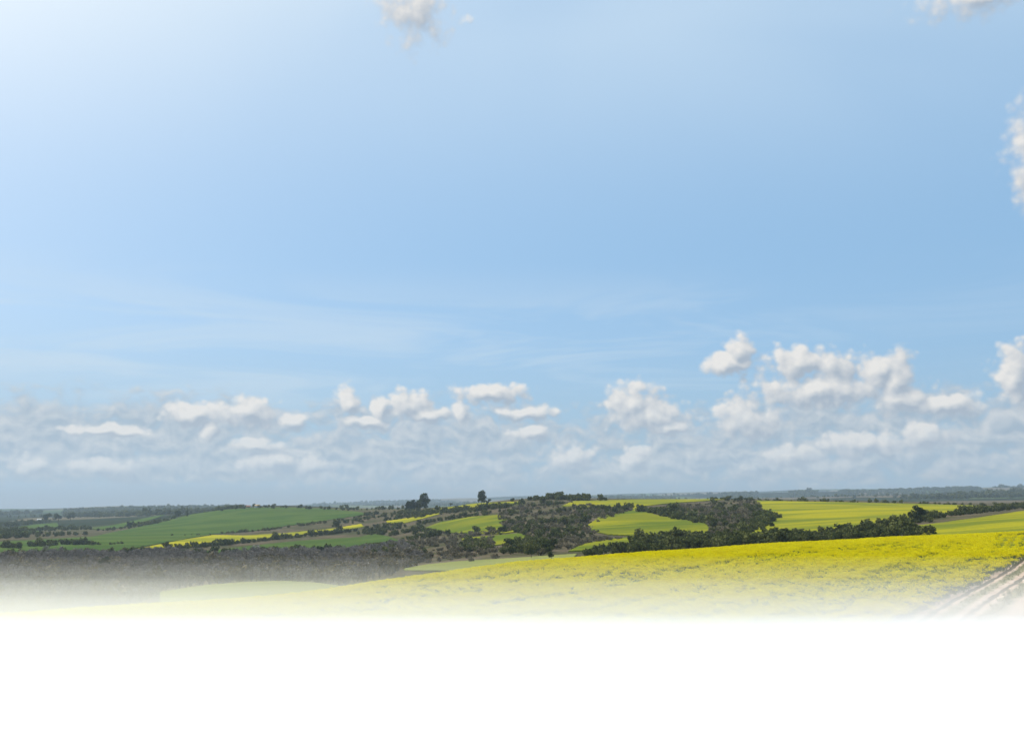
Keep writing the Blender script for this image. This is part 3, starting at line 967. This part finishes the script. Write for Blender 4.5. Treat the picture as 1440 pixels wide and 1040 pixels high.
hedge([(0, 785), (60, 782), (110, 779), (170, 779), (235, 775), (300, 780), (420, 777), (505, 772)], 8, 3.6, 5.2, TR, 'dark tree along the upper edge of the bare valley scrub', 'trees at the upper edge of the valley scrub', 'valley_edge_trees', dmin=400, seed=41)
# valley scrub on the left, mostly leafless
VALLEY = [(-60, 790), (0, 784), (110, 779), (170, 779), (235, 774), (300, 780), (420, 777), (505, 772), (566, 765), (600, 790), (570, 800), (540, 812), (482, 825), (400, 817), (345, 818.5), (290, 822.5), (225, 832), (180, 860), (0, 876), (-60, 884)]
wood(VALLEY, 3.4, 3.4, BA, [(225, 'leafless grey brown shrub in the scrub left of the pale field', 'leafless shrubs left of the pale field'),
      (490, 'leafless grey brown shrub in the scrub just above the pale field', 'leafless shrubs above the pale field'),
      (9999, 'leafless grey brown shrub in the scrub right of the pale field', 'leafless shrubs right of the pale field')], None, 'valley_scrub', dmin=180, gap=0.30, gapscale=30, seed=42)
wood(VALLEY, 9.0, 4.6, SC, [(225, 'dull olive bush among the leafless shrubs left of the pale field', 'olive bushes left of the pale field'),
      (490, 'dull olive bush among the leafless shrubs above the pale field', 'olive bushes above the pale field'),
      (9999, 'dull olive bush among the leafless shrubs right of the pale field', 'olive bushes right of the pale field')], None, 'valley_bushes', dmin=180, gap=0.46, gapscale=60, seed=43)
# far left patchwork
wood([(-30, 747), (40, 744.5), (100, 742), (150, 745), (120, 752), (60, 755), (0, 758)], 11, 7.0, TR, 'dark far tree in the wood left of the green hill', 'far trees left of the green hill', 'far_wood', dmin=900, gap=0.52, gapscale=70, own=False, seed=51)
hedge([(150, 746), (185, 742), (215, 736), (240, 730)], 12, 4, 6.5, TR, 'far dark tree in the hedge climbing the left side of the green hill', 'far trees on the left side of the green hill', 'far_hedge', dmin=900, own=False, seed=52)
wood([(-30, 738), (20, 735), (60, 732), (75, 734), (40, 738), (10, 741)], 14, 7.0, TR, 'far tree', 'far trees', 'far_wood', dmin=1300, gap=0.35, gapscale=120, own=False, seed=53)
# woods on the skyline
hedge([(90, 727), (160, 724), (240, 721), (300, 719)], 260, 7, 13, TR, 'x', 'x', 'skyline_wood', dmin=3200, own=False, seed=54)
hedge([(230, 718.5), (300, 716), (350, 713.8), (380, 713.5)], 30, 9, 8, TR, 'x', 'x', 'skyline_wood', dmin=1300, own=False, seed=55)
hedge([(380, 714), (440, 714.5), (500, 717), (560, 716)], 40, 6, 7, TR, 'x', 'x', 'skyline_hedge', dmin=1200, own=False, seed=56)
FARW = 'far blue woods'
for k, (poly, st, dm) in enumerate((
        ([(1175, 692), (1260, 690.5), (1350, 688.5), (1400, 692), (1345, 696), (1200, 697)], 30, 2600),
        ([(1015, 696), (1066, 695.5), (1066, 699.5), (1015, 700)], 22, 2000),
        ([(1108, 694.5), (1150, 693.5), (1150, 696.5), (1112, 697)], 26, 2500),
        ([(1262, 701), (1330, 699), (1440, 694), (1500, 694), (1500, 697), (1330, 702)], 26, 1700),
        ([(1385, 688), (1440, 686), (1500, 686), (1500, 690), (1400, 690)], 40, 3500),
        ([(820, 700.5), (900, 699), (950, 698.5), (950, 701), (820, 703)], 26, 2200),
        ([(440, 711.5), (480, 708.5), (560, 707), (680, 705.5), (680, 709), (560, 711), (440, 714)], 34, 2600),
        ([(88, 722), (150, 719.5), (230, 718.5), (330, 717), (330, 722), (230, 725), (150, 727), (90, 727.5)], 24, 2300),
        ([(-30, 723), (60, 721), (60, 723), (-30, 726)], 30, 3000))):
    wood(poly, st, 17, TR, FARW, FARW, 'far_wood', dmin=dm, gap=0.28, gapscale=260, own=False, seed=70 + k)
hedge([(860, 699), (900, 697.5), (960, 697), (1040, 694), (1100, 692), (1200, 689), (1300, 688), (1440, 685)], 300, 22, 18, TR, FARW, FARW, 'skyline_wood', dmin=3000, own=False, seed=90)
hedge([(830, 702), (1000, 700), (1100, 699), (1260, 700), (1440, 699)], 240, 16, 13, TR, FARW, FARW, 'skyline_wood', dmin=1800, own=False, seed=91)

KIND = {EV: (C_bush, 300), TR: (C_tree, 300), BA: (C_bare, 260), SC: (C_scrub, 120)}
for kind, (coll, limit) in KIND.items():
    bands = [b for b in BANDS if b['kind'] == kind]
    cand = []
    for bi, b in enumerate(bands):
        b['single'] = np.zeros(len(b['x']), bool)
        if b['own']:
            d = np.hypot(b['x'], b['y'])
            vis = np.abs(np.arctan2(b['x'], b['y'])) < R(27.3)
            cand += [(b['s'][i] / d[i], bi, i) for i in np.nonzero(vis)[0]]
    cand.sort(reverse=True)
    for _, bi, i in cand[:limit]:
        bands[bi]['single'][i] = True
    protos = list(coll.objects)
    for b in bands:
        for i in np.nonzero(b['single'])[0]:
            src = protos[int(b['which'][i])]
            o = src.copy()
            o.name = kind
            o.location = (b['x'][i], b['y'][i], b['z'][i] - 0.04)
            o.rotation_euler = (0, 0, b['turn'][i])
            o.scale = (b['s'][i] * random.uniform(0.85, 1.15), b['s'][i] * random.uniform(0.85, 1.15), b['s'][i])
            COL.objects.link(o)
            lab, grp = b['label'], b['group']
            if isinstance(lab, list):
                col_px = CX + F * b['x'][i] / (b['y'][i] * math.cos(PITCH) + b['z'][i] * math.sin(PITCH))
                lab, grp = next((l, g) for lim, l, g in lab if col_px < lim)
            tag(o, lab, 'tree' if kind == TR else 'bush', grp)
        rest = ~b['single']
        if rest.any():
            scatter_object(b['mass'], np.stack([b['x'], b['y'], b['z'] - 0.04], 1)[rest], b['turn'][rest], b['s'][rest], b['which'][rest], coll)


# ------------------------------------------------------------------ trees that stand out
def big_tree(px, py, height, style, label, dmin=600.0, seed=1, dmax=6000.0, group=None):
    r = np.random.default_rng(seed)
    x, y, z, d = place(px, py, dmin, dmax)
    name = {'gum': 'eucalyptus_tree', 'slim': 'cypress_tree', 'round': 'round_tree'}[style]
    root = bpy.data.objects.new(name, None)
    COL.objects.link(root); root.location = (x, y, z); root.empty_display_size = 1
    tag(root, label, 'tree', group)
    H = height
    T = Acc()
    lob = []
    if style == 'gum':
        pts = [np.array([0, 0, -0.3])]
        for k in range(1, 5):
            pts.append(np.array([r.normal() * 0.02 * H, r.normal() * 0.02 * H, H * 0.19 * k]))
        for k in range(4):
            T.add(tube(pts[k], pts[k + 1], 0.022 * H * (1 - k * 0.2), 0.022 * H * (0.8 - k * 0.2), 7))
        for k in range(17):
            h0 = 0.20 + 0.62 * k / 16; a = k * 2.4 + r.uniform(-0.5, 0.5)
            l = H * r.uniform(0.11, 0.20) * (1.25 - abs(h0 - 0.45) * 1.5)
            s = np.array([0, 0, h0 * H]); e = s + np.array([math.cos(a) * l, math.sin(a) * l, H * r.uniform(0.03, 0.09)])
            T.add(tube(s, e, 0.007 * H, 0.003 * H, 5))
            q = H * r.uniform(0.095, 0.145)
            lob.append((e[0], e[1], e[2], q, q * r.uniform(0.8, 1.1)))
        lob.append((pts[4][0], pts[4][1], H * 0.88, H * 0.09, H * 0.10))
        lob.append((0, 0, H * 0.52, H * 0.20, H * 0.26))
        n, leaf = 2600, 0.024 * H
    elif style == 'slim':
        T.add(tube((0, 0, -0.3), (0, 0, H * 0.9), 0.02 * H, 0.005 * H, 7))
        for k in range(7):
            hh = 0.15 + k * 0.12
            lob.append((r.normal() * 0.01 * H, r.normal() * 0.01 * H, hh * H, H * 0.13 * (1.1 - hh), H * 0.12))
        n, leaf = 700, 0.025 * H
    else:
        T.add(tube((0, 0, -0.3), (0.03 * H, 0, H * 0.5), 0.03 * H, 0.018 * H, 7))
        for k in range(9):
            a = r.uniform(0, 6.28); l = H * r.uniform(0.12, 0.34)
            e = np.array([math.cos(a) * l, math.sin(a) * l, H * r.uniform(0.35, 0.8)])
            T.add(tube((0.02 * H, 0, H * 0.35), e, 0.012 * H, 0.004 * H, 5))
            q = H * r.uniform(0.13, 0.21)
            lob.append((e[0], e[1], e[2], q, q * 0.85))
        n, leaf = 1100, 0.032 * H
    t = T.obj('trunk', [M_bark], parent=root)
    C = Acc()
    P = lobes_points(lob, n, r, 0.35)
    C.add(quads(P[P[:, 2] > 0.06 * H], leaf, r, 0.2))
    C.obj('crown', [M_gum if style != 'slim' else M_ever], parent=root)
    return root


big_tree(596, 719, 22, 'gum', 'tallest dark eucalyptus at the right end of the group on the skyline', 800, 1, 1500)
big_tree(580, 720, 15, 'gum', 'shorter dark eucalyptus just left of the tallest skyline tree', 800, 2, 1500)
big_tree(588, 719, 14, 'gum', 'lower eucalyptus wedged behind the tallest skyline tree', 800, 3, 1500)
big_tree(574, 720, 14, 'gum', 'leftmost eucalyptus of the dark skyline group', 800, 4, 1500)
big_tree(677, 710, 15.5, 'gum', 'lone tall eucalyptus beside the top end of the yellow strip', 600, 5, 1500)
big_tree(686, 709.5, 7, 'round', 'squat round tree at the right foot of the lone tall eucalyptus', 600, 6, 1500)
big_tree(634, 711.5, 5.5, 'round', 'small round tree alone on the yellow strip skyline', 600, 7, 1500)
big_tree(232.5, 775, 8, 'round', 'round dark tree at the left end of the hedge under the yellow strip', 450, 8)
big_tree(472, 746, 11, 'round', 'dark tree sticking up out of the middle of the left yellow strip', 500, 9)
big_tree(478, 746, 7, 'round', 'lower dark tree beside the taller one in the left yellow strip', 500, 10)
big_tree(1290, 735, 8.5, 'round', 'biggest round tree in the slanting hedgerow between the right fields', 400, 11)
big_tree(263, 726, 17, 'slim', 'slim dark cypress on the left shoulder of the green hill', 900, 12, 2600)
big_tree(249, 729, 14, 'round', 'broad dark tree left of the slim cypress', 900, 13, 2600)
big_tree(66, 735, 20, 'round', 'left of three far trees on the ridge near the white house', 1200, 14)
big_tree(82, 734, 20, 'round', 'middle of three far trees on the ridge near the white house', 1200, 15)
big_tree(99, 732, 19, 'round', 'right of three far trees on the ridge near the white house', 1200, 16)
big_tree(182, 743, 12, 'round', 'single far tree in front of the small upper green field', 900, 17)
big_tree(706, 751, 6.5, 'round', 'round dark bush-like tree inside the small middle field', 400, 18)
big_tree(747, 785, 3.4, 'round', 'left of two small round trees just behind the yellow crest', 240, 19, 500)
big_tree(775, 787, 3.4, 'round', 'right of two small round trees just behind the yellow crest', 240, 20, 500)
big_tree(147, 800, 6.5, 'round', 'large dark bushy tree in the middle of the leafless valley scrub', 250, 21, 700)
big_tree(192, 800, 4.5, 'round', 'smaller dark tree right of the large one in the valley scrub', 250, 22, 700)
big_tree(66, 798, 4.5, 'round', 'dark bushy tree near the left edge of the valley scrub', 250, 23, 700)
big_tree(450, 780, 6, 'round', 'dark tree poking up below the middle of the lower green field', 350, 24)


# ------------------------------------------------------------------ farm houses far away
def house(px, py, w, l, h, wall_m, label, dmin, rot=0.3, dmax=6000.0, roof_m=None):
    x, y, z, d = place(px, py, dmin, dmax)
    root = bpy.data.objects.new('farm_house', None)
    COL.objects.link(root); root.location = (x, y, z); root.rotation_euler = (0, 0, rot)
    tag(root, label, 'house')
    a, b = l / 2, w / 2
    rh = w * 0.32
    V = [(-a, -b, -1), (a, -b, -1), (a, b, -1), (-a, b, -1), (-a, -b, h), (a, -b, h), (a, b, h), (-a, b, h), (-a, 0, h + rh), (a, 0, h + rh)]
    mesh_obj('wall', V, [(0, 1, 5, 4), (1, 2, 6, 9, 5), (2, 3, 7, 6), (3, 0, 4, 8, 7)], wall_m, parent=root)
    e = 0.4
    k = rh / b
    Vr = []
    for s in (-1, 1):
        Vr += [(-a - e, s * (b + e), h - e * k + 0.03), (a + e, s * (b + e), h - e * k + 0.03), (a + e, 0, h + rh + 0.03), (-a - e, 0, h + rh + 0.03)]
    Vr += [(v[0], v[1], v[2] + 0.18) for v in Vr]
    F_ = []
    for o_ in (0, 4):
        q = [o_, o_ + 1, o_ + 2, o_ + 3]
        F_.append(tuple(q)); F_.append(tuple(i + 8 for i in q[::-1]))
        for i in range(4):
            F_.append((q[i], q[(i + 1) % 4], q[(i + 1) % 4] + 8, q[i] + 8))
    mesh_obj('roof', Vr, F_, roof_m or M_tile, parent=root)

    def slab(name, x0, x1, z0, z1, m_, par):
        yy0, yy1 = -b - 0.05, -b + 0.02
        v = [(x0, yy0, z0), (x1, yy0, z0), (x1, yy1, z0), (x0, yy1, z0), (x0, yy0, z1), (x1, yy0, z1), (x1, yy1, z1), (x0, yy1, z1)]
        mesh_obj(name, v, [(0, 1, 5, 4), (1, 2, 6, 5), (2, 3, 7, 6), (3, 0, 4, 7), (4, 5, 6, 7), (3, 2, 1, 0)], m_, parent=par)
    slab('door', -0.5, 0.5, 0, 2.1, M_dark, root)
    for wx in (-l * 0.3, l * 0.3):
        slab('window', wx - 0.6, wx + 0.6, 1.0, 2.2, M_dark, root)


house(55, 733, 5.5, 7.5, 3.4, M_white, 'bright white farm house on the far ridge at the left', 1500, 0.5, roof_m=M_white)
house(349, 714, 4, 6, 2.8, M_ochre, 'low ochre farm building on top of the green hill, the left one', 1300, 0.2, 1600)
house(362, 713.6, 5, 7, 3.2, M_white, 'small pale farm house on top of the green hill, the right one', 1300, -0.1, 1600, roof_m=M_ochre)


# ------------------------------------------------------------------ the flowering crop of the foreground, plant by plant
def build_canola():
    pts = []
    r = np.random.default_rng(5)
    # nearer plants stand closer together
    for d0, d1, st in ((26, 70, 0.62), (70, 110, 0.70), (110, 260, 0.85)):
        xs = np.arange(-d1 * 0.66, d1 * 0.66, st); ys = np.arange(d0 * 0.75, d1, st)
        X, Y = np.meshgrid(xs, ys, indexing='ij')
        X = X + r.uniform(-0.5, 0.5, X.shape) * st; Y = Y + r.uniform(-0.5, 0.5, Y.shape) * st
        D = np.hypot(X, Y); P = np.arctan2(X, Y)
        ok = (D >= d0) & (D < d1) & (np.abs(P) < R(33)) & (D < crest_end(P) - 2)
        ok &= (X * ac_dir[0] + Y * ac_dir[1]) < TRACK_OFF - 1.75 + np.clip((np.hypot(X, Y) - 90) * 0.02, 0, 1.0) + r.normal(size=X.shape) * 0.25
        pts.append(np.stack([X[ok], Y[ok]], 1))
    xy = np.concatenate(pts)
    al, ac = xy @ ax_dir, xy @ ac_dir
    D = np.hypot(xy[:, 0], xy[:, 1]); P = np.degrees(np.arctan2(xy[:, 0], xy[:, 1]))
    # thin places: streaks along the rows, more of them low on the slope, and bare rows at the far right
    st = 0.44 * vnoise(al / 26, ac / 2.0, 1) + 0.26 * vnoise(al / 5, ac / 0.9, 2) + 0.30 * vnoise(al / 1.3, ac / 0.7, 3)
    thin = np.interp(D, [40, 75, 110, 150, 200], [0.52, 0.53, 0.49, 0.36, 0.24]) + np.clip(P, -10, 20) * 0.0022
    weak = st < thin
    keep = ~(weak & (r.uniform(size=len(D)) < 0.16))
    ra = R(27.6)
    rowc = xy[:, 0] * math.cos(ra) - xy[:, 1] * math.sin(ra)
    rows_on = (P > 25.6) & (D > 150) & (D < 205)
    keep &= ~(rows_on & (np.mod(rowc, 1.3) < 0.62))
    scl = np.where(weak, r.uniform(0.70, 0.98, len(D)), r.uniform(0.86, 1.10, len(D)))
    scl = np.where(rows_on, scl * 0.72, scl)
    var = np.where(weak & (r.uniform(size=len(D)) < 0.75), r.integers(6, 9, len(D)), r.integers(0, 6, len(D)))
    xy, scl, var = xy[keep], scl[keep], var[keep]
    z = ground(xy[:, 0], xy[:, 1])
    n = len(xy)
    o = scatter_object('canola_crop', np.stack([xy[:, 0], xy[:, 1], z], 1), r.uniform(0, 6.28, n), scl, var, C_canola)
    print('canola tufts', n)


build_canola()


def build_verge():
    r = np.random.default_rng(9)
    n = 4200
    al = r.uniform(20, 240, n)
    side = r.choice(4, n, p=(0.22, 0.13, 0.15, 0.5))
    ac = np.where(side == 0, r.normal(size=n) * 0.28, np.where(side == 1, -2.45 + r.normal(size=n) * 0.3, np.where(side == 2, 2.6 + r.normal(size=n) * 0.4, r.uniform(6.5, 14, n))))
    xy = al[:, None] * ax_dir + (ac + TRACK_OFF + 0.25 * np.sin(al * 0.045) + 0.15 * np.sin(al * 0.11 + 1))[:, None] * ac_dir
    z = ground(xy[:, 0], xy[:, 1]) + 0.03
    scatter_object('verge_grass', np.stack([xy[:, 0], xy[:, 1], z], 1), r.uniform(0, 6.28, n), np.where(side == 0, r.uniform(0.4, 0.9, n), r.uniform(0.6, 1.4, n)), r.integers(0, 4, n), C_tuft)


build_verge()


# ------------------------------------------------------------------ air: thin haze over the land, added white volumes that fade out the near field
def mat_air(name, color, density, aniso):
    m = bpy.data.materials.new(name)
    m.use_nodes = True
    t = m.node_tree
    t.nodes.clear()
    v = t.nodes.new('ShaderNodeVolumePrincipled')
    v.inputs['Color'].default_value = color
    v.inputs['Density'].default_value = density
    v.inputs['Anisotropy'].default_value = aniso
    o = t.nodes.new('ShaderNodeOutputMaterial')
    t.links.new(v.outputs[0], o.inputs['Volume'])
    return m


def air_box(name, x0, x1, y0, y1, z0, z1, m):
    v = [(x0, y0, z0), (x1, y0, z0), (x1, y1, z0), (x0, y1, z0), (x0, y0, z1), (x1, y0, z1), (x1, y1, z1), (x0, y1, z1)]
    f = [(3, 2, 1, 0), (4, 5, 6, 7), (0, 1, 5, 4), (1, 2, 6, 5), (2, 3, 7, 6), (3, 0, 4, 7)]
    return tag(mesh_obj(name, v, f, m), kind='stuff')


zs = [v.co.z for v in bpy.data.objects['terrain'].data.vertices]
air_box('haze', -9300, 9300, -9300, 9300, min(zs) - 1.0, max(zs) + 40.0, mat_air('thin_haze', rgb(0.58, 0.73, 0.90), HAZE_DENSITY, 0.2))
for dist, top, dens in ((41, 5.7, 0.9), (42.4, 4.2, 0.17), (43.3, 4.8, 0.44), (61, 4.9, 0.042), (55.5, 4.95, 0.013), (67, 4.3, 0.028), (82, 4.26, 0.006), (99, 4.22, 0.0055)):  # invented scattering volumes that make the foreground fade out to white
    air_box('ground_mist', -150 - dist, 150 + dist, -60 - dist, dist, -16 + dist * 0.003, -top, mat_air('mist', rgb(0.995, 0.997, 1.0), dens, 0.3))
